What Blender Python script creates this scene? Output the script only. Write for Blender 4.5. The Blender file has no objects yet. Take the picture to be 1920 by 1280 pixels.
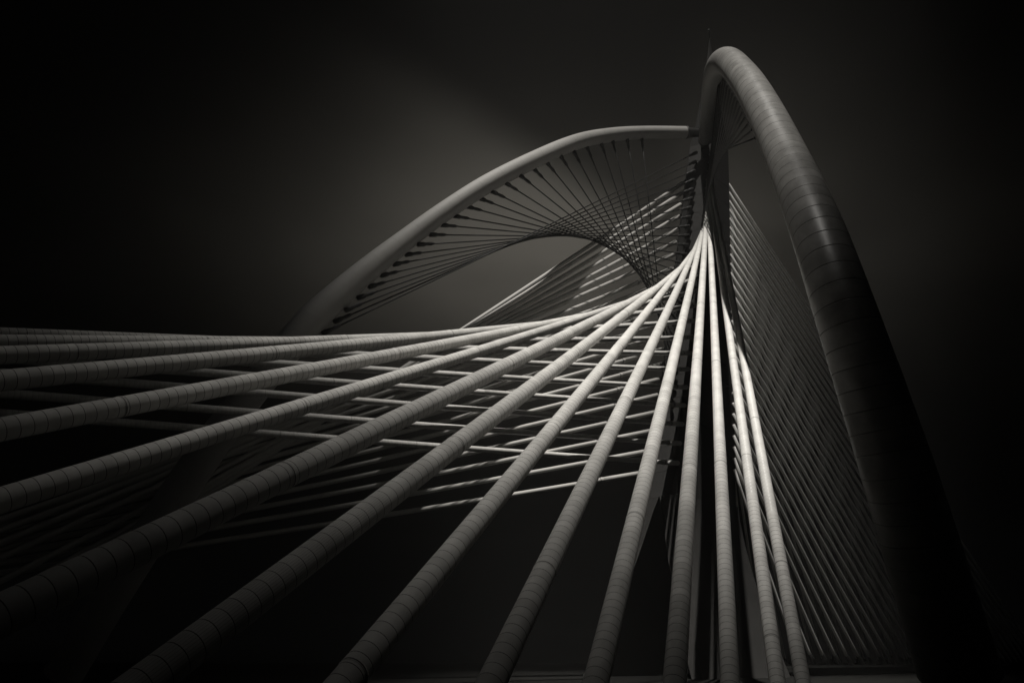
import bpy, math, random
from mathutils import Vector, Matrix

random.seed(7)
S = bpy.context.scene
COL = S.collection
R = math.radians

# ---------------------------------------------------------------- camera
CAM = Vector((0.0, 0.0, 1.7))
PITCH = R(25.0)
cd = bpy.data.cameras.new('camera')
cam = bpy.data.objects.new('camera', cd)
COL.objects.link(cam)
cam.location = CAM
cam.rotation_euler = (R(90) + PITCH, 0, 0)
cd.sensor_width = 36.0
cd.lens = 24.0
cd.clip_start = 0.1
cd.clip_end = 8000
S.camera = cam

# ---------------------------------------------------------------- light
SUN = Vector((-0.10, -0.60, 1.0)).normalized()          # towards the sun
SUN_EL = math.asin(SUN.z)
SUN_AZ = math.atan2(SUN.x, SUN.y)
w = bpy.data.worlds.new('World')
S.world = w
w.use_nodes = True
nt = w.node_tree
nt.nodes.clear()
sky = nt.nodes.new('ShaderNodeTexSky')
sky.sky_type = 'NISHITA'
sky.sun_disc = False
sky.sun_elevation = SUN_EL
sky.sun_rotation = SUN_AZ
bw = nt.nodes.new('ShaderNodeRGBToBW')
bg = nt.nodes.new('ShaderNodeBackground')
bg.inputs['Strength'].default_value = 0.05
ow = nt.nodes.new('ShaderNodeOutputWorld')
nt.links.new(sky.outputs[0], bw.inputs[0])
nt.links.new(bw.outputs[0], bg.inputs['Color'])
nt.links.new(bg.outputs[0], ow.inputs['Surface'])

sl = bpy.data.lights.new('sun', 'SUN')
sl.energy = 4.0
sl.angle = R(0.5)
sl.color = (1.0, 0.965, 0.91)
sun = bpy.data.objects.new('sun', sl)
COL.objects.link(sun)
sun.rotation_euler = SUN.to_track_quat('Z', 'Y').to_euler()

S.view_settings.view_transform = 'Standard'
S.view_settings.look = 'None'
S.view_settings.gamma = 1.0
S.view_settings.exposure = 0.32
S.render.engine = 'CYCLES'
S.cycles.use_denoising = True
S.cycles.max_bounces = 6
S.cycles.diffuse_bounces = 3
S.cycles.glossy_bounces = 2
S.cycles.volume_bounces = 0
S.cycles.transparent_max_bounces = 16
S.cycles.sample_clamp_indirect = 4.0

# ---------------------------------------------------------------- helpers
GLOW = (R(5.0), R(34.0))                # centre of the painted sky glow: azimuth, elevation
SP, CP = math.sin(PITCH), math.cos(PITCH)


def px(u, v, z):
    """point at depth z (metres along the optical axis) behind photograph pixel (u, v)"""
    a = (u - 960) / 1280.0 * z
    b = (640 - v) / 1280.0 * z
    return CAM + Vector((a, z * CP - b * SP, z * SP + b * CP))


def on_line(p, q, t):
    return p + (q - p) * t


def img(p):
    d = p - CAM
    z = d.y * CP + d.z * SP
    b = -d.y * SP + d.z * CP
    return 960 + 1280 * d.x / z, 640 - 1280 * b / z, z


def seam_faces(me, sides, rings, mat):
    """give the groove faces between the listed ring pairs the joint material"""
    me.materials.append(mat)
    for r in rings:
        for k in range(sides):
            me.polygons[r * sides + k].material_index = 1


def mesh(name, verts, faces, mat, smooth=True):
    me = bpy.data.meshes.new(name)
    me.from_pydata([tuple(v) for v in verts], [], faces)
    me.materials.append(mat)
    if smooth:
        me.polygons.foreach_set('use_smooth', [True] * len(me.polygons))
    me.update()
    return me


def obj(name, me, parent=None, mw=None):
    o = bpy.data.objects.new(name, me)
    COL.objects.link(o)
    if mw is not None:
        o.matrix_world = mw
    if parent is not None:
        o.parent = parent
        o.matrix_parent_inverse = parent.matrix_basis.inverted()
    return o


def empty(name, loc, label, cat, group=None):
    o = bpy.data.objects.new(name, None)
    COL.objects.link(o)
    o.location = loc
    o['label'] = label
    o['category'] = cat
    if group:
        o['group'] = group
    return o


def struct(name, me):
    o = obj(name, me)
    o['kind'] = 'structure'
    return o


def frames(pts):
    """parallel transport frames along a polyline"""
    n = len(pts)
    tan = []
    for i in range(n):
        a = pts[max(i - 1, 0)]
        b = pts[min(i + 1, n - 1)]
        tan.append((b - a).normalized())
    up = Vector((0, 0, 1)) if abs(tan[0].z) < 0.95 else Vector((0, 1, 0))
    x = tan[0].cross(up).normalized()
    out = []
    for t in tan:
        x = (x - t * x.dot(t)).normalized()
        out.append((x, t.cross(x), t))
    return out


def sweep(pts, rad, sides, caps=True):
    fr = frames(pts)
    V, F = [], []
    cs = [(math.cos(2 * math.pi * k / sides), math.sin(2 * math.pi * k / sides)) for k in range(sides)]
    for p, r, (x, y, t) in zip(pts, rad, fr):
        for c, s in cs:
            V.append(p + x * (c * r) + y * (s * r))
    for i in range(len(pts) - 1):
        a, b = i * sides, (i + 1) * sides
        for k in range(sides):
            k2 = (k + 1) % sides
            F.append((a + k, a + k2, b + k2, b + k))
    if caps:
        F.append(tuple(range(sides - 1, -1, -1)))
        e = (len(pts) - 1) * sides
        F.append(tuple(e + k for k in range(sides)))
    return V, F


def lathe(prof, sides):
    """unit lathe about local Z: prof = [(z, r)]"""
    V, F = [], []
    for z, r in prof:
        for k in range(sides):
            a = 2 * math.pi * k / sides
            V.append((math.cos(a) * r, math.sin(a) * r, z))
    for i in range(len(prof) - 1):
        a, b = i * sides, (i + 1) * sides
        for k in range(sides):
            k2 = (k + 1) % sides
            F.append((a + k, a + k2, b + k2, b + k))
    return V, F


def align(p, d, roll=0.0):
    q = d.to_track_quat('Z', 'Y')
    return Matrix.Translation(p) @ q.to_matrix().to_4x4() @ Matrix.Rotation(roll, 4, 'Z')


ONES = ['', 'first', 'second', 'third', 'fourth', 'fifth', 'sixth', 'seventh', 'eighth', 'ninth', 'tenth',
        'eleventh', 'twelfth', 'thirteenth', 'fourteenth', 'fifteenth', 'sixteenth', 'seventeenth',
        'eighteenth', 'nineteenth', 'twentieth']


def ordinal(n):
    if n <= 20:
        return ONES[n]
    if n == 30:
        return 'thirtieth'
    return 'twenty-' + ONES[n - 20] if n < 30 else 'thirty-' + ONES[n - 30]


# ---------------------------------------------------------------- materials
def material(name, col, rough=0.5, metal=0.0, spec=0.5, var=0.0, scale=2.0, bump=0.0, bscale=40.0,
             obj_var=0.0, streak=0.0):
    m = bpy.data.materials.new(name)
    m.use_nodes = True
    t = m.node_tree
    L = t.links.new
    b = t.nodes['Principled BSDF']
    b.inputs['Roughness'].default_value = rough
    b.inputs['Metallic'].default_value = metal
    b.inputs['Specular IOR Level'].default_value = spec
    geo = t.nodes.new('ShaderNodeNewGeometry')
    n = t.nodes.new('ShaderNodeTexNoise')
    n.inputs['Scale'].default_value = scale
    n.inputs['Detail'].default_value = 6
    n.inputs['Roughness'].default_value = 0.65
    L(geo.outputs['Position'], n.inputs['Vector'])
    mr = t.nodes.new('ShaderNodeMapRange')
    mr.inputs['From Min'].default_value = 0.25
    mr.inputs['From Max'].default_value = 0.75
    mr.inputs['To Min'].default_value = 1 - var
    mr.inputs['To Max'].default_value = 1 + var * 0.35
    L(n.outputs['Fac'], mr.inputs['Value'])
    fac = mr.outputs[0]
    if obj_var:
        oi = t.nodes.new('ShaderNodeObjectInfo')
        m2 = t.nodes.new('ShaderNodeMapRange')
        m2.inputs['To Min'].default_value = 1 - obj_var
        m2.inputs['To Max'].default_value = 1
        L(oi.outputs['Random'], m2.inputs['Value'])
        mm = t.nodes.new('ShaderNodeMath')
        mm.operation = 'MULTIPLY'
        L(fac, mm.inputs[0])
        L(m2.outputs[0], mm.inputs[1])
        fac = mm.outputs[0]
    vm = t.nodes.new('ShaderNodeVectorMath')
    vm.operation = 'SCALE'
    vm.inputs[0].default_value = col
    L(fac, vm.inputs['Scale'])
    L(vm.outputs[0], b.inputs['Base Color'])
    rr = t.nodes.new('ShaderNodeMapRange')
    rr.inputs['To Min'].default_value = max(0.05, rough - 0.12)
    rr.inputs['To Max'].default_value = min(1, rough + 0.12)
    L(n.outputs['Fac'], rr.inputs['Value'])
    L(rr.outputs[0], b.inputs['Roughness'])
    if bump:
        n2 = t.nodes.new('ShaderNodeTexNoise')
        n2.inputs['Scale'].default_value = bscale
        n2.inputs['Detail'].default_value = 4
        L(geo.outputs['Position'], n2.inputs['Vector'])
        bp = t.nodes.new('ShaderNodeBump')
        bp.inputs['Strength'].default_value = bump
        bp.inputs['Distance'].default_value = 0.02
        L(n2.outputs['Fac'], bp.inputs['Height'])
        L(bp.outputs[0], b.inputs['Normal'])
    return m


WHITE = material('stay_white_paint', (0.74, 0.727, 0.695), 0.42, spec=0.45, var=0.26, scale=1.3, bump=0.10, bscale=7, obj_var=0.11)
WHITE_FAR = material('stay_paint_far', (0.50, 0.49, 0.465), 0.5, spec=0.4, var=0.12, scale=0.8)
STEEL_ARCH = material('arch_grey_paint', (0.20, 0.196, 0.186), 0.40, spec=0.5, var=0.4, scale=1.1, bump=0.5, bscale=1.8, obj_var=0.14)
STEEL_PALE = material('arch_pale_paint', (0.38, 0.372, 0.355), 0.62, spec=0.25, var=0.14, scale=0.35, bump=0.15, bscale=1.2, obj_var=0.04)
CABLE = material('black_cable', (0.018, 0.018, 0.018), 0.55, spec=0.3, var=0.2, scale=3)
SOCKET = material('dark_socket_steel', (0.03, 0.03, 0.029), 0.55, spec=0.4, var=0.3, scale=3)
SEAM = material('joint_sealant', (0.12, 0.117, 0.11), 0.8, var=0.2)
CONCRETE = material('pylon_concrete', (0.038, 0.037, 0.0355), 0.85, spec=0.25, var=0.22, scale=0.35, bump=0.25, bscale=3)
FRONT = material('front_stay_sheath', (0.78, 0.77, 0.74), 0.5, spec=0.4, var=0.12, scale=0.5)
GROUND = material('ground_soil', (0.014, 0.014, 0.013), 0.95, spec=0.1, var=0.4, scale=0.2, bump=0.5, bscale=2)
ASPHALT = material('deck_asphalt', (0.02, 0.02, 0.019), 0.9, spec=0.2, var=0.3, scale=0.8)


def scored_paint():
    """white paint with fine longitudinal score lines (one stay in the foreground shows them)"""
    m = WHITE.copy()
    m.name = 'stay_paint_scored'
    t = m.node_tree
    L = t.links.new
    b = t.nodes['Principled BSDF']
    tc = t.nodes.new('ShaderNodeTexCoord')
    sp = t.nodes.new('ShaderNodeSeparateXYZ')
    L(tc.outputs['Object'], sp.inputs[0])
    at = t.nodes.new('ShaderNodeMath'); at.operation = 'ARCTAN2'
    L(sp.outputs['Y'], at.inputs[0]); L(sp.outputs['X'], at.inputs[1])
    mu = t.nodes.new('ShaderNodeMath'); mu.operation = 'MULTIPLY'; mu.inputs[1].default_value = 5.5
    L(at.outputs[0], mu.inputs[0])
    fr = t.nodes.new('ShaderNodeMath'); fr.operation = 'FRACT'
    L(mu.outputs[0], fr.inputs[0])
    lt = t.nodes.new('ShaderNodeMath'); lt.operation = 'GREATER_THAN'; lt.inputs[1].default_value = 0.10
    L(fr.outputs[0], lt.inputs[0])
    mr = t.nodes.new('ShaderNodeMapRange'); mr.inputs['To Min'].default_value = 0.45
    L(lt.outputs[0], mr.inputs['Value'])
    old = b.inputs['Base Color'].links[0].from_socket
    v2 = t.nodes.new('ShaderNodeVectorMath'); v2.operation = 'SCALE'
    L(old, v2.inputs[0]); L(mr.outputs[0], v2.inputs['Scale'])
    L(v2.outputs[0], b.inputs['Base Color'])
    return m


SCORED = scored_paint()

# ---------------------------------------------------------------- the setting
struct('ground', mesh('ground', [(-620, -620, 0), (620, -620, 0), (620, 620, 0), (-620, 620, 0)], [(0, 1, 2, 3)], GROUND, False))

# added cloud shell: blocks the sun except through gaps shaped to light the bridge
def shade_cloud_material(inner):
    m = bpy.data.materials.new('shade_cloud')
    m.use_nodes = True
    t = m.node_tree
    L = t.links.new
    t.nodes.clear()

    def vm(op, a, b=None, scale=None):
        n = t.nodes.new('ShaderNodeVectorMath'); n.operation = op
        for k, x in enumerate((a, b)):
            if x is None:
                continue
            if hasattr(x, 'links'):
                L(x, n.inputs[k])
            else:
                n.inputs[k].default_value = x
        if scale is not None:
            n.inputs['Scale'].default_value = scale
        return n.outputs['Value'] if op in ('LENGTH', 'DOT_PRODUCT') else n.outputs[0]

    def ma(op, a, b=0.0):
        n = t.nodes.new('ShaderNodeMath'); n.operation = op
        for k, x in enumerate((a, b)):
            if hasattr(x, 'links'):
                L(x, n.inputs[k])
            else:
                n.inputs[k].default_value = x
        return n.outputs[0]

    def ramp(x, a, b, c, d):
        n = t.nodes.new('ShaderNodeMapRange'); n.interpolation_type = 'SMOOTHSTEP'
        for k, q in zip(('From Min', 'From Max', 'To Min', 'To Max'), (a, b, c, d)):
            n.inputs[k].default_value = q
        L(x, n.inputs['Value'])
        return n.outputs[0]

    out = t.nodes.new('ShaderNodeOutputMaterial')
    geo = t.nodes.new('ShaderNodeNewGeometry')
    pos = geo.outputs['Position']
    n = t.nodes.new('ShaderNodeTexNoise')
    n.inputs['Scale'].default_value = 0.03
    n.inputs['Detail'].default_value = 5
    L(pos, n.inputs['Vector'])
    # made-up gap, its edges shaped to the wanted pool of light (followed along the sun's rays to 25 m height)
    sp = t.nodes.new('ShaderNodeSeparateXYZ')
    L(pos, sp.inputs[0])
    k = ma('DIVIDE', ma('SUBTRACT', sp.outputs['Z'], 25.0), SUN.z)
    foot = vm('SCALE', tuple(SUN))
    L(k, foot.node.inputs['Scale'])
    wob = vm('SCALE', vm('SUBTRACT', n.outputs['Color'], (.5, .5, .5)), None, 5.0)
    g0 = vm('ADD', vm('SUBTRACT', pos, foot), wob)
    g = vm('SUBTRACT', g0, (0.0, 4.0, 0.0))
    al = vm('DOT_PRODUCT', g, (0.622, 0.783, 0.0))         # along the straight near edge of the light pool
    ac = vm('DOT_PRODUCT', g, (-0.783, 0.622, 0.0))        # in from that edge
    e1 = ramp(ac, -1.3, 6.4, 0.0, 1.0)
    e2 = ramp(al, -13.0, 13.0, 0.0, 1.0)
    e3 = ramp(ma('SUBTRACT', ac, ma('MULTIPLY', al, 0.7)), -4.0, 29.0, 1.0, 0.0)
    e4 = ramp(al, 48.0, 106.0, 1.0, 0.0)
    clear = ma('MULTIPLY', ma('MULTIPLY', e1, e2), ma('MULTIPLY', e3, e4))
    dens = ma('SUBTRACT', 1.0, ma('SQRT', clear))
    # second opening added further along, to light the main-span stays
    g2 = vm('SUBTRACT', g0, (29.0, 109.0, 0.0))
    g2 = vm('MULTIPLY', g2, (1.0, 1.0, 0.0))
    dens = ma('MULTIPLY', dens, ramp(vm('LENGTH', g2), 4.0, 36.0, 0.38, 1.0))
    trp = t.nodes.new('ShaderNodeBsdfTransparent')
    dif = t.nodes.new('ShaderNodeBsdfDiffuse'); dif.inputs['Color'].default_value = (0.05, 0.049, 0.047, 1)
    trl = t.nodes.new('ShaderNodeBsdfTranslucent')
    if inner:
        # sky glow painted into the translucent colour: bright behind the bridge, near black elsewhere
        d = vm('NORMALIZE', pos)
        az, el = GLOW
        c = Vector((math.sin(az) * math.cos(el), math.cos(az) * math.cos(el), math.sin(el)))
        ex = c.cross(Vector((0, 0, 1))).normalized()
        ey = ex.cross(c)
        x = ma('DIVIDE', vm('DOT_PRODUCT', d, tuple(ex)), math.sin(R(17)))
        y = ma('DIVIDE', vm('DOT_PRODUCT', d, tuple(ey)), math.sin(R(9.5)))
        front = ramp(vm('DOT_PRODUCT', d, tuple(c)), 0.2, 0.6, 0.0, 1.0)
        r2 = ma('ADD', ma('MULTIPLY', x, x), ma('MULTIPLY', y, y))
        thin = ma('MULTIPLY', ma('POWER', 2.718, ma('MULTIPLY', r2, -1.0)), front)
        n3 = t.nodes.new('ShaderNodeTexNoise')
        n3.inputs['Scale'].default_value = 0.004
        n3.inputs['Detail'].default_value = 3
        L(pos, n3.inputs['Vector'])
        thin = ma('MULTIPLY', thin, ramp(n3.outputs['Fac'], 0.3, 0.7, 0.75, 1.1))
        # diagonal light streak painted into the glow: dimmer on its upper right
        d1 = (px(640, 0, 100) - CAM).normalized(); d2 = (px(1000, 250, 100) - CAM).normalized()
        streak_side = d1.cross(d2).normalized()
        edge = ramp(vm('DOT_PRODUCT', d, tuple(streak_side)), -0.02, 0.06, 0.25, 1.0)
        east = ramp(vm('DOT_PRODUCT', d, (1.0, 0.0, 0.0)), 0.12, 0.36, 0.0, 0.9)
        thin = ma('MULTIPLY', thin, ma('MAXIMUM', edge, east))
        col = vm('SCALE', (0.1, 0.0975, 0.0912))
        sc = col.node
        L(ma('ADD', thin, 0.003), sc.inputs['Scale'])
        L(col, trl.inputs['Color'])
    else:
        trl.inputs['Color'].default_value = (0.5, 0.49, 0.47, 1)
    add = t.nodes.new('ShaderNodeAddShader')
    L(dif.outputs[0], add.inputs[0]); L(trl.outputs[0], add.inputs[1])
    mix = t.nodes.new('ShaderNodeMixShader')
    L(dens, mix.inputs[0]); L(trp.outputs[0], mix.inputs[1]); L(add.outputs[0], mix.inputs[2])
    L(mix.outputs[0], out.inputs['Surface'])
    return m


def shade_cloud_shell():
    V, F = [], []
    NA, NR = 72, 24
    def ring(R0, H0, sgn):
        base = len(V)
        for j in range(NR + 1):
            a = (j / NR) * math.pi / 2
            r = R0 * math.sin(a)
            h = H0 * (math.cos(a) ** 0.6) - 6
            for i in range(NA):
                th = 2 * math.pi * i / NA
                bumpy = 1 + 0.02 * math.sin(5 * th + j) * math.sin(3 * th + 1.7 * j) * math.sin(a)
                V.append((r * math.cos(th) * bumpy, r * math.sin(th) * bumpy, h * bumpy if j < NR else -6))
        for j in range(NR):
            for i in range(NA):
                i2 = (i + 1) % NA
                f = (base + j * NA + i, base + j * NA + i2, base + (j + 1) * NA + i2, base + (j + 1) * NA + i)
                F.append(f if sgn > 0 else f[::-1])
        return base
    a = ring(2600, 420, -1)
    b = ring(2660, 436, 1)
    for i in range(NA):
        i2 = (i + 1) % NA
        F.append((a + NR * NA + i, a + NR * NA + i2, b + NR * NA + i2, b + NR * NA + i))
    me = mesh('sky', V, F, shade_cloud_material(True))
    me.materials.append(shade_cloud_material(False))
    for p in me.polygons:
        p.material_index = 1 if min(p.vertices) >= b else 0
    return me


struct('sky', shade_cloud_shell())

# ---------------------------------------------------------------- pylon lines
B_TOP, B_BOT = px(1333, 316, 97), px(1271, 866, 80)        # near rear edge: the thick stays leave here
A_TOP, A_BOT = px(1284, 316, 99), px(1217, 866, 83)        # far rear edge
C_TOP, C_BOT = px(1369, 316, 101), px(1382, 866, 87)       # near front edge


def at_h(p, q, h):
    return p + (q - p) * ((h - p.z) / (q.z - p.z))


def line_at_v(p, q, v):
    """point of the 3D line p-q that stands at photograph row v"""
    lo, hi = -1.0, 2.0
    for _ in range(50):
        m = (lo + hi) / 2
        if img(p + (q - p) * m)[1] < v:
            lo = m
        else:
            hi = m
    return p + (q - p) * lo


AXIS = Vector((0.755, 0.655, 0)).normalized()               # along the main span
CROSS = Vector((-AXIS.y, AXIS.x, 0))                        # towards the far edge of the deck


def pylon():
    root = empty('bridge_pylon', (18, 80, 0), 'tall tapering dark grey pylon where all the stays and both arches meet', 'pylon')
    def corners(h):
        hh = min(h, 70.0)
        a, b, c = at_h(A_TOP, A_BOT, hh), at_h(B_TOP, B_BOT, hh), at_h(C_TOP, C_BOT, hh)
        d = a + (c - b)
        q = [a, b, c, d]
        if h > 70:
            tip = px(1330.5, 66, 104)
            k = (h - 70) / (tip.z - 70)
            k = k ** 0.85
            q = [p + (tip - p) * k for p in q]
            for p in q:
                p.z = h
        return q
    tip = px(1330.5, 66, 104)
    hs = [19 + (70 - 19) * i / 17 for i in range(18)] + [70 + (tip.z - 70) * f for f in (0.15, 0.3, 0.45, 0.6, 0.75, 0.88, 0.99)]
    def loft(name, rows, cap=True, smooth=False):
        V, F = [], []
        n = len(rows[0])
        for r in rows:
            V += r
        for i in range(len(rows) - 1):
            for k in range(n):
                k2 = (k + 1) % n
                F.append((i * n + k, i * n + k2, (i + 1) * n + k2, (i + 1) * n + k))
        if cap:
            F.append(tuple(range(n - 1, -1, -1)))
            F.append(tuple((len(rows) - 1) * n + k for k in range(n)))
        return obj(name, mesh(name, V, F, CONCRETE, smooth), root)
    def chamfer(q, f=0.10):
        out = []
        for i in range(4):
            p, a, b = q[i], q[i - 1], q[(i + 1) % 4]
            out.append(p + (a - p).normalized() * min(f * 4, (a - p).length * .3))
            out.append(p + (b - p).normalized() * min(f * 4, (b - p).length * .3))
        return out
    # shaft built lift by lift: each pour is its own piece with a recessed joint
    for i in range(len(hs) - 1):
        lo, hi = chamfer(corners(hs[i] + 0.02)), chamfer(corners(hs[i + 1] - 0.02))
        loft('concrete_lift', [lo, hi])
    core = []
    for h in (19.2, 40, 69.9):
        q = corners(h)
        m = sum(q, Vector()) / 4
        core.append([m + (p - m) * 0.975 for p in chamfer(q)])
    for f in (0.3, 0.6, 0.9):
        q = corners(70 + (tip.z - 70) * f)
        m = sum(q, Vector()) / 4
        core.append([m + (p - m) * 0.94 for p in chamfer(q)])
    loft('core', core)
    # two legs under an arched portal
    for side in (0, 1):
        rows = []
        for i in range(13):
            h = 19.0 * i / 12 - 0.3 * (i == 0)
            a, b, c, d = corners(h)
            spread = CROSS * (6.0 * (1 - h / 19.0) ** 1.4)
            t = 0.30 + 0.19 * (1 - math.sqrt(max(0, 1 - (h / 19.0) ** 3)))
            if side == 0:
                q = [b + (a - b) * t - spread, b - spread, c - spread, c + (d - c) * t - spread]
            else:
                q = [a + spread, a + (b - a) * t + spread, d + (c - d) * t + spread, d + spread]
            rows.append(q)
        loft('leg', rows)
    # lightning rod on the tip
    V, F = sweep([Vector(tip) - Vector((0, 0, .6)), Vector(tip) + Vector((0, 0, .8)), Vector(tip) + Vector((0, 0, .9)), Vector(tip) + Vector((0, 0, 1.15))], [.12, .07, .2, .16], 8)
    obj('beacon', mesh('beacon', V, F, SOCKET), root)
    # access ladder line and anchor boxes are dark fittings on the rear face
    return root


PYLON = pylon()


def bracket(parent, p, d, size, name='anchor_bracket'):
    """two gusset plates and a pin block that hold a stay at the pylon"""
    q = align(p, d)
    V, F = [], []
    def bx(x0, x1, y0, y1, z0, z1):
        b = len(V)
        for x, y, z in ((x0, y0, z0), (x1, y0, z0), (x1, y1, z0), (x0, y1, z0), (x0, y0, z1), (x1, y0, z1), (x1, y1, z1), (x0, y1, z1)):
            V.append((x * size, y * size, z * size))
        for f in ((0, 3, 2, 1), (4, 5, 6, 7), (0, 1, 5, 4), (1, 2, 6, 5), (2, 3, 7, 6), (3, 0, 4, 7)):
            F.append(tuple(b + k for k in f))
    bx(-.62, -.5, -.7, .45, -1.4, 1.7)
    bx(.5, .62, -.7, .45, -1.4, 1.7)
    bx(-.5, .5, -.25, .25, .7, 1.2)
    return obj(name, BRACKET_CACHE.setdefault(size, mesh(name, V, F, SOCKET, False)), parent, q)


BRACKET_CACHE = {}

# ---------------------------------------------------------------- stays made of banded tube
RAD = 0.25
BAND = 0.27


def band_profile(r, n):
    g = 0.010
    return [(0.0, r - g), (0.008, r), (0.016, r), (BAND - 0.016, r), (BAND - 0.008, r), (BAND, r - g)]


BAND_ME = mesh('sheath_band', *lathe(band_profile(RAD, 24), 24), WHITE)
BAND_SCORED = mesh('sheath_band', *lathe(band_profile(RAD, 24), 24), SCORED)
for _b in (BAND_ME, BAND_SCORED):
    seam_faces(_b, 24, (0, 4), SEAM)
JOINT_ME = mesh('joint_ring', *lathe([(0, .2), (0, .257), (.075, .257), (.075, .2)], 24), WHITE)
SEAM_ME = mesh('joint_seam', *lathe([(0, .2), (0, .2585), (.022, .2585), (.022, .2)], 24), SEAM)
COLLAR_ME = mesh('collar', *lathe([(0, .2), (0, .285), (.05, .295), (.26, .295), (.31, .285), (.31, .2)], 20), WHITE)
SLEEVE_PROF = [(0, .20), (0.0, .31), (.5, .31), (.6, .30), (1.0, .30)]


def stay_curve(P, Q, sag, zmin):
    """point function of arc length from pylon end P through Q down to height zmin, with a little sag"""
    L = (Q - P).length
    d = (Q - P) / L
    tot = L * (P.z - zmin) / (P.z - Q.z) if P.z - Q.z > 0.5 else L * 1.6
    tot = min(tot, L * 2.4)
    def f(s):
        u = s / tot
        return P + d * s - Vector((0, 0, sag * 4 * u * (1 - u)))
    return f, tot


def stay(P, Q, label, group, sag, near=True, far_mat=None, scored=False, phase=0.0, collar_at=2.6):
    root = empty('stay_tube', P, label, 'stay cable', group)
    f, tot = stay_curve(P, Q, sag, -0.4)
    tan = lambda s: (f(s + .05) - f(s - .05)).normalized()
    nb = int((tot - 0.2) / BAND)
    # which bands show large enough to be pieces of their own
    single = []
    for k in range(nb):
        p = f((k + .5) * BAND)
        u, v, z = img(p)
        single.append(near and 0.5 < z < 30 and -60 < u < 1980 and -60 < v < 1340)
    # runs of joined bands
    k = 0
    while k < nb:
        j = k
        if single[k]:
            while j < nb and single[j]:
                p = f(j * BAND)
                d = tan((j + .5) * BAND)
                sc = scored and img(p)[2] < 13.6
                obj('sheath_band', BAND_SCORED if sc else BAND_ME, root, align(p, d, random.random() * 6.28 if not sc else 0.0))
                j += 1
        else:
            while j < nb and not single[j]:
                j += 1
            pts, rad, dark = [], [], []
            if near:
                for b in range(k, j):
                    z = img(f(b * BAND))[2]
                    g = 0.010 if 0 < z < 58 else 0.0
                    if g or b % 16 == 0 or b == j - 1:
                        for q_, (dz, dr) in enumerate(((0.0, g), (0.011, 0), (0.022, 0), (BAND - 0.012, 0)) if g else ((0.0, 0.0), (0.24, 0.0))):
                            if g and q_ == 0:
                                dark.append(len(pts))
                            pts.append(f(b * BAND + dz)); rad.append(RAD - dr)
                pts.append(f(j * BAND)); rad.append(RAD)
            else:
                m = 40
                for b in range(m + 1):
                    pts.append(f(tot * b / m)); rad.append(RAD)
            V, F = sweep(pts, rad, 16 if near else 14, caps=True)
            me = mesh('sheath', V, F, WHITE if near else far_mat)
            seam_faces(me, 16 if near else 14, dark, SEAM)
            obj('sheath', me, root)
        k = j
    # collar and sleeve at the pylon end
    c = collar_at
    obj('collar', COLLAR_ME if near else COLLAR_FAR, root, align(f(c), tan(c)))
    co = obj('collar_seam', CSEAM_ME, root, align(f(c + .31), tan(c)))
    V, F = sweep([f(0.0), f(c * .5), f(c - .05)], [.292, .292, .292], 16)
    obj('sleeve', mesh('sleeve', V, F, WHITE if near else far_mat), root)
    if near:
        s = 9.0 + phase
        while s < tot - 3:
            u, v, z = img(f(s))
            if 0.5 < z < 60 and -40 < u < 1960:
                jr = obj('joint_ring', JOINT_ME, root, align(f(s), tan(s)))
                js = obj('joint_seam', SEAM_ME, jr)
                js.location = (0, 0, 0.026)
                js.matrix_parent_inverse = Matrix()
            s += 11.5
    # cast foot in the ground
    e = f(tot - 0.6)
    V, F = lathe([(0, .25), (0, .34), (.5, .38), (1.6, .42)], 16)
    obj('anchor_foot', mesh('anchor_foot', V, F, SOCKET), root, align(f(tot - 1.2), tan(tot - .7)))
    bracket(root, f(-0.9), tan(0.1), 0.42)
    return root


CSEAM_ME = mesh('collar_seam', *lathe([(0, .2), (0, .302), (.06, .302), (.06, .2)], 16), SEAM)
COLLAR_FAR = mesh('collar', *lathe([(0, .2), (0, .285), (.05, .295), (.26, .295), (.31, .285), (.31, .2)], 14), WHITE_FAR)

NEAR_V = [330, 348, 366, 385, 404, 424, 445, 467, 492, 519, 545, 572, 601, 632, 662, 692.5, 726, 760, 795, 831, 868]
NEAR_Q = [(1506, 1280, 22.5), (1458, 1280, 21.3), (1369, 1280, 17.8), (1264, 1280, 14.3), (1115.6, 1280, 13.2),
          (918.6, 1280, 11.4), (641, 1280, 10.2), (262, 1280, 8.2), (0, 1143, 7.8), (0, 926, 12.8), (0, 791, 13.9),
          (0, 698, 15.6), (0, 650, 18.3), (0, 626, 21.3), (0, 611, 25), (0, 617, 29), (0, 636, 32), (0, 658, 33.7),
          (0, 687, 34.6), (0, 725, 35.5), (0, 763, 37.6)]
for i, (v, q) in enumerate(zip(NEAR_V, NEAR_Q)):
    n = i + 1
    P = line_at_v(B_TOP, B_BOT, v)
    Q = px(*q)
    if n <= 9:
        lab = 'thick white banded stay tube, %s counted from the right-hand arch' % ordinal(n)
        if n == 1:
            lab = 'thick white banded stay tube nearest the right-hand arch, highest on the pylon'
        if n == 8:
            lab = 'thick banded stay tube with scored lengthwise lines, eighth from the right'
    elif n <= 15:
        lab = 'long white banded stay tube reaching the left edge, %s from the top there' % ordinal(16 - n)
        if n == 15:
            lab = 'uppermost white banded stay tube at the left edge of the picture'
    else:
        lab = 'slim white cross stay behind the thick tubes, %s from the lowest' % ordinal(22 - n)
        if n == 21:
            lab = 'lowest slim white cross stay behind the thick tubes'
    stay(P, Q, lab, 'white stay tubes on the near side', 0.35, True, None, n == 8, (i * 3.7) % 11.5, 2.4)

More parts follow.
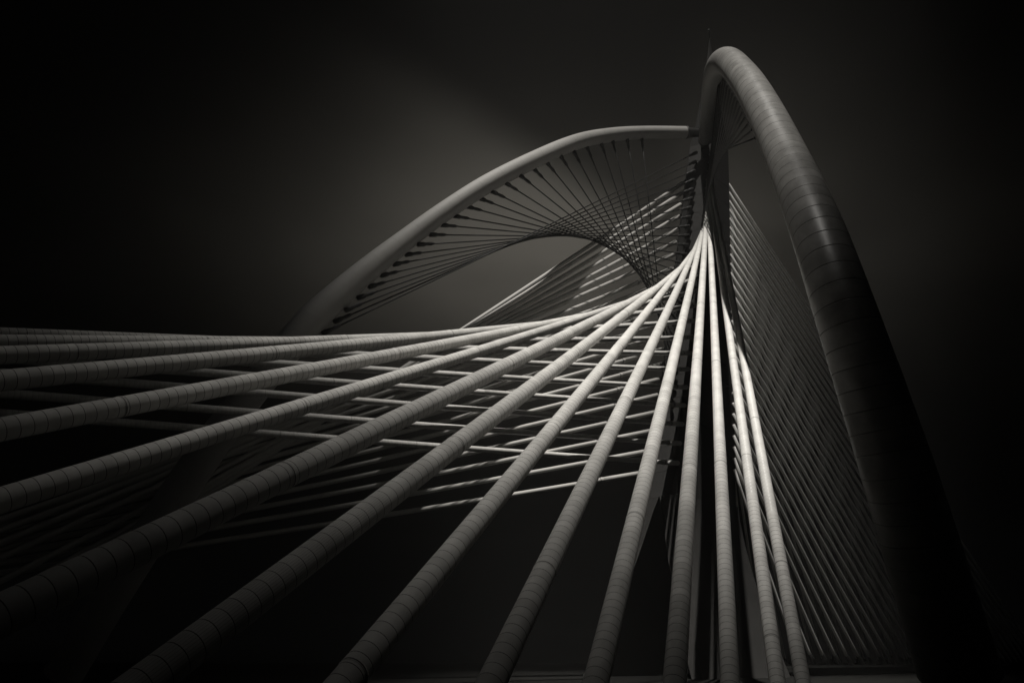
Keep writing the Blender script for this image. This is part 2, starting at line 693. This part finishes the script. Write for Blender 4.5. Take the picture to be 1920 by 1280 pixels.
FAR_C = [(1222.5, 380), (1218.6, 398), (1216, 418), (1212, 439), (1209, 461), (1205, 482), (1200, 503), (1196, 528),
         (1187, 551), (1183, 575), (1180, 600), (1176, 624), (1172, 649), (1169, 674), (1166, 700.6), (1161, 728),
         (1157, 757), (1152, 788), (1147, 821), (1143, 857), (1140, 895.4)]
FAR_S = [.657, .627, .60, .568, .5236, .47, .43, .39, .355, .335, .315, .298, .282, .266, .25, .235, .22, .2035, .185, .167, .15]
for i, ((cu, cv), sl_) in enumerate(zip(FAR_C, FAR_S)):
    n = i + 1
    # where the line meets the far rear edge of the pylon
    u0 = 1284 - (1284 - 1217) / 550.0 * (cv - 30 * sl_ - 316)
    v0 = cv - sl_ * (u0 - cu)
    P = line_at_v(A_TOP, A_BOT, v0)
    u1 = 560
    Q = px(u1, cv + sl_ * (cu - u1) * 0.985, 67)
    lab = 'pale stay tube on the far side behind the black net, %s from the top' % ordinal(n)
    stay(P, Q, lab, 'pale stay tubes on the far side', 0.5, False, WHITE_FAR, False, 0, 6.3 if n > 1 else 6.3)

# ---------------------------------------------------------------- arches
def catmull(pts, m):
    out = []
    n = len(pts)
    for i in range(n - 1):
        p0, p1, p2, p3 = pts[max(i - 1, 0)], pts[i], pts[i + 1], pts[min(i + 2, n - 1)]
        for k in range(m):
            t = k / m
            out.append([0.5 * (2 * b + (c - a) * t + (2 * a - 5 * b + 4 * c - d) * t * t + (3 * b - a - 3 * c + d) * t ** 3)
                        for a, b, c, d in zip(p0, p1, p2, p3)])
    out.append(list(pts[-1]))
    return out


def resample(ctrl, step):
    """ctrl: (u, v, z, diameter) -> evenly spaced 3D points with radii"""
    P = [list(px(u, v, z)) + [d / 2] for u, v, z, d in ctrl]
    fine = catmull(P, 30)
    acc = [0]
    for a, b in zip(fine, fine[1:]):
        acc.append(acc[-1] + (Vector(b[:3]) - Vector(a[:3])).length)
    n = max(2, int(acc[-1] / step))
    out, j = [], 0
    for i in range(n + 1):
        s = acc[-1] * i / n
        while j < len(acc) - 2 and acc[j + 1] < s:
            j += 1
        t = (s - acc[j]) / max(acc[j + 1] - acc[j], 1e-9)
        out.append([x + (y - x) * t for x, y in zip(fine[j], fine[j + 1])])
    return [Vector(o[:3]) for o in out], [o[3] for o in out]


def arch(label, ctrl, mat, seglen, groove):
    pts, rad = resample(ctrl, seglen / 3.0)
    root = empty('steel_arch', pts[-1], label, 'arch', 'steel tube arches tied to the pylon')
    fr = frames(pts)
    sides = 32
    n = len(pts)
    i = 0
    while i < n - 1:
        j = min(i + 3, n - 1)
        V, F = [], []
        pp, rr, ff = [], [], []
        for k in range(i, j + 1):
            if k == i:
                pp += [pts[k] + fr[k][2] * e for e in (0.0015, 0.014, 0.03)]
                rr += [rad[k] - groove, rad[k], rad[k]]
                ff += [fr[k]] * 3
            elif k == j:
                pp += [pts[k] - fr[k][2] * e for e in (0.03, 0.014, 0.0015)]
                rr += [rad[k], rad[k], rad[k] - groove]
                ff += [fr[k]] * 3
            else:
                pp.append(pts[k]); rr.append(rad[k]); ff.append(fr[k])
        for p, r, (x, y, t) in zip(pp, rr, ff):
            for k in range(sides):
                a = 2 * math.pi * k / sides
                V.append(p + x * (math.cos(a) * r) + y * (math.sin(a) * r))
        for q in range(len(pp) - 1):
            for k in range(sides):
                k2 = (k + 1) % sides
                F.append((q * sides + k, q * sides + k2, (q + 1) * sides + k2, (q + 1) * sides + k))
        F.append(tuple(range(sides - 1, -1, -1)))
        F.append(tuple((len(pp) - 1) * sides + k for k in range(sides)))
        me = mesh('arch_segment', V, F, mat)
        seam_faces(me, sides, (0, len(pp) - 2) if groove > 0.01 else (), SEAM)
        obj('arch_segment', me, root)
        i = j
    # flange that ties the arch into the pylon
    d = (pts[0] - pts[2]).normalized()
    V, F = lathe([(-0.3, .2), (-0.3, rad[0] * 1.0), (0.0, rad[0] * 1.06), (.15, rad[0] * .8), (2.6, rad[0] * .62), (2.6, .1)], 24)
    obj('tie_bracket', mesh('tie_bracket', V, F, SOCKET), root, align(pts[0], d))
    return pts, rad, fr


LEFT = [(1288, 249, 97, 1.78), (1208, 248.5, 95, 1.76), (1146, 253, 91, 1.85), (1083, 265.5, 86, 1.92), (1009, 296, 81, 2.0),
        (917, 343, 77, 2.1), (834, 396, 74, 2.12), (761.5, 449, 71, 2.22), (681, 512.5, 67, 2.48), (601.5, 582.5, 63, 2.7),
        (549, 640, 61, 2.78), (450, 760, 58.5, 2.85), (330, 930, 56.5, 2.9), (200, 1130, 55, 2.95), (120, 1262, 54.3, 3.0)]
RIGHT = [(1322, 262, 97, 1.78), (1327, 215, 86, 1.8), (1333, 165, 71, 1.82), (1343, 128, 58, 1.84), (1362, 114, 49, 1.87),
         (1392, 142, 43.2, 1.89), (1424.5, 192, 39, 1.92), (1469, 282, 34.6, 2.0), (1527, 419, 29.2, 2.12), (1584, 584, 26.4, 2.23),
         (1661, 816, 25, 2.4), (1700, 940, 24.6, 2.5), (1798, 1262, 24.2, 2.7)]
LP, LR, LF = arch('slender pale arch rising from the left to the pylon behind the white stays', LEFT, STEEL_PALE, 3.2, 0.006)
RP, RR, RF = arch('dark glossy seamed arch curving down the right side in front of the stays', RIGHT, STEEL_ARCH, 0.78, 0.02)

# ---------------------------------------------------------------- black cable nets between arch and pylon
SOCK_ME = {}


def net_cable(P, Q, rc, label, group, sock):
    """P on the arch, Q on the pylon"""
    root = empty('net_cable', P, label, 'cable', group)
    d = (Q - P).normalized()
    L = (Q - P).length
    pts = [P + (Q - P) * (i / 10) - Vector((0, 0, 0.12 * 4 * (i / 10) * (1 - i / 10))) for i in range(11)]
    V, F = sweep(pts, [rc] * 11, 8)
    obj('rope', mesh('rope', V, F, CABLE), root)
    for name, p, dd in (('arch_socket', P, d), ('pylon_socket', Q, -d)):
        me = SOCK_ME.get((sock, name))
        if me is None:
            s = sock
            V, F = lathe([(-.35 * s, .1 * s), (-.35 * s, .30 * s), (.55 * s, .30 * s), (.75 * s, .20 * s), (1.5 * s, .23 * s), (1.75 * s, .20 * s), (2.1 * s, .08 * s), (2.2 * s, .02)], 10)
            me = SOCK_ME[(sock, name)] = mesh(name, V, F, SOCKET)
        obj(name, me, root, align(p, dd))
    return root


LSOCK = [(1688, 100), (1622, 103), (1557, 110), (1505, 120), (1440, 137), (1383, 160), (1320, 175), (1258, 205), (1200, 235),
         (1140, 265), (1078, 302), (1018, 340), (965, 372), (908, 408), (850, 450), (795, 490), (745, 533), (690, 577),
         (635, 622), (580, 665), (525, 715), (470, 765), (420, 815), (365, 868), (315, 920), (264, 972)]
LSOCK = [(500 + a / 2.4, 220 + b / 2.4) for a, b in LSOCK]
NT_TOP, NT_BOT = px(1304, 285, 98.2), px(1262, 700, 84.2)
for j, (u, v) in enumerate(LSOCK):
    # nearest place on the arch's underside
    best = min(range(len(LP)), key=lambda k: (img(LP[k])[0] - u) ** 2 + (img(LP[k])[1] - v) ** 2)
    z = img(LP[best])[2]
    P = px(u, v - 2, z)
    vv = 742 - (742 - 287) * (j / 25.0) ** 0.93
    Q = line_at_v(NT_TOP, NT_BOT, vv)
    net_cable(P, Q, 0.075, 'thin black net cable hanging from the left arch, %s from the pylon' % ordinal(j + 1),
              'black net cables of the left arch', 0.82)

RSOCK = [(1349, 143), (1352, 143), (1356, 144), (1360, 146), (1365, 151), (1370, 158), (1375, 166), (1380, 174), (1385, 182),
         (1390, 192), (1395, 204), (1400, 215), (1406, 229), (1411, 244), (1417, 259)]
for j, (u, v) in enumerate(RSOCK):
    best = min(range(len(RP)), key=lambda k: (img(RP[k])[0] - u) ** 2 + (img(RP[k])[1] - v) ** 2 if RP[k].y < 66 else 1e9)
    z = img(RP[best])[2] + 0.4
    P = px(u, v, z)
    vv = 560 - (560 - 291) * (j / 14.0) ** 0.8
    Q = line_at_v(B_TOP, B_BOT, vv) + Vector((-0.5, -0.15, 0))
    net_cable(P, Q, 0.06, 'thin black net cable under the crest of the right arch, %s from the pylon' % ordinal(j + 1),
              'black net cables of the right arch', 0.34)

# ---------------------------------------------------------------- main span: deck and front stays
FT_TOP, FT_BOT = px(1366, 345, 100), px(1377, 880, 86)
END_N = px(1952, 1237, 142); END_N.z = 1.2
BASE_N = Vector((24, 84, 1.2))
OFF = CROSS * 21.0


def deck():
    V, F = [], []
    o = BASE_N + AXIS * 10
    e = o + AXIS * 330
    sec = [(-4, .9), (-4, 1.15), (-3.7, 1.15), (-3.7, .95), (24.7, .95), (24.7, 1.15), (25, 1.15), (25, .9), (20, -.2), (1, -.2)]
    for p in (o, e):
        for s, h in sec:
            q = p + CROSS * s
            V.append((q.x, q.y, h))
    n = len(sec)
    for k in range(n):
        k2 = (k + 1) % n
        F.append((k, k2, n + k2, n + k))
    F.append(tuple(range(n)))
    F.append(tuple(range(2 * n - 1, n - 1, -1)))
    struct('road_deck', mesh('road_deck', V, F, ASPHALT, False))


deck()


def front_stay(P, Q, label, group):
    root = empty('front_stay', Q, label, 'stay cable', group)
    pts = [P + (Q - P) * (i / 12) - Vector((0, 0, 0.5 * 4 * (i / 12) * (1 - i / 12))) for i in range(13)]
    V, F = sweep(pts, [0.2] * 13, 10)
    obj('sheath', mesh('sheath', V, F, FRONT), root)
    d = (P - Q).normalized()
    obj('deck_anchor', FA_ME, root, align(Q - d * .3, d))
    return root


FA_ME = mesh('deck_anchor', *lathe([(0, .1), (0, .34), (1.4, .30), (1.9, .24), (2.0, .15)], 12), SOCKET)
N_FRONT = 30
for side, nm in ((0, 'near'), (1, 'far')):
    for k in range(N_FRONT):
        t = k / (N_FRONT - 1)
        P = FT_TOP + (FT_BOT - FT_TOP) * t
        Q = END_N + (BASE_N + AXIS * 16 - END_N) * t
        if side:
            P = P + CROSS * 1.2
            Q = Q + OFF
            Q.z = 1.2
        front_stay(P, Q, 'grey main-span stay on the %s edge of the deck, %s from the top' % (nm, ordinal(k + 1)),
                   'main-span stays on the %s edge' % nm)

# ---------------------------------------------------------------- hazy air
def haze():
    m = bpy.data.materials.new('haze')
    m.use_nodes = True
    t = m.node_tree
    t.nodes.clear()
    out = t.nodes.new('ShaderNodeOutputMaterial')
    pv = t.nodes.new('ShaderNodeVolumePrincipled')
    pv.inputs['Color'].default_value = (0.97, 0.955, 0.93, 1)
    pv.inputs['Density'].default_value = 0.00025
    pv.inputs['Anisotropy'].default_value = 0.0
    t.links.new(pv.outputs[0], out.inputs['Volume'])
    a, z0, z1 = 650, -1.0, 101
    V = [(x, y, z) for z in (z0, z1) for x, y in ((-a, -a), (a, -a), (a, a), (-a, a))]
    F = [(0, 3, 2, 1), (4, 5, 6, 7), (0, 1, 5, 4), (1, 2, 6, 5), (2, 3, 7, 6), (3, 0, 4, 7)]
    o = obj('haze', mesh('haze', V, F, m, False))
    o['kind'] = 'stuff'
    o['label'] = 'thin pale haze hanging in the air around the bridge'


haze()
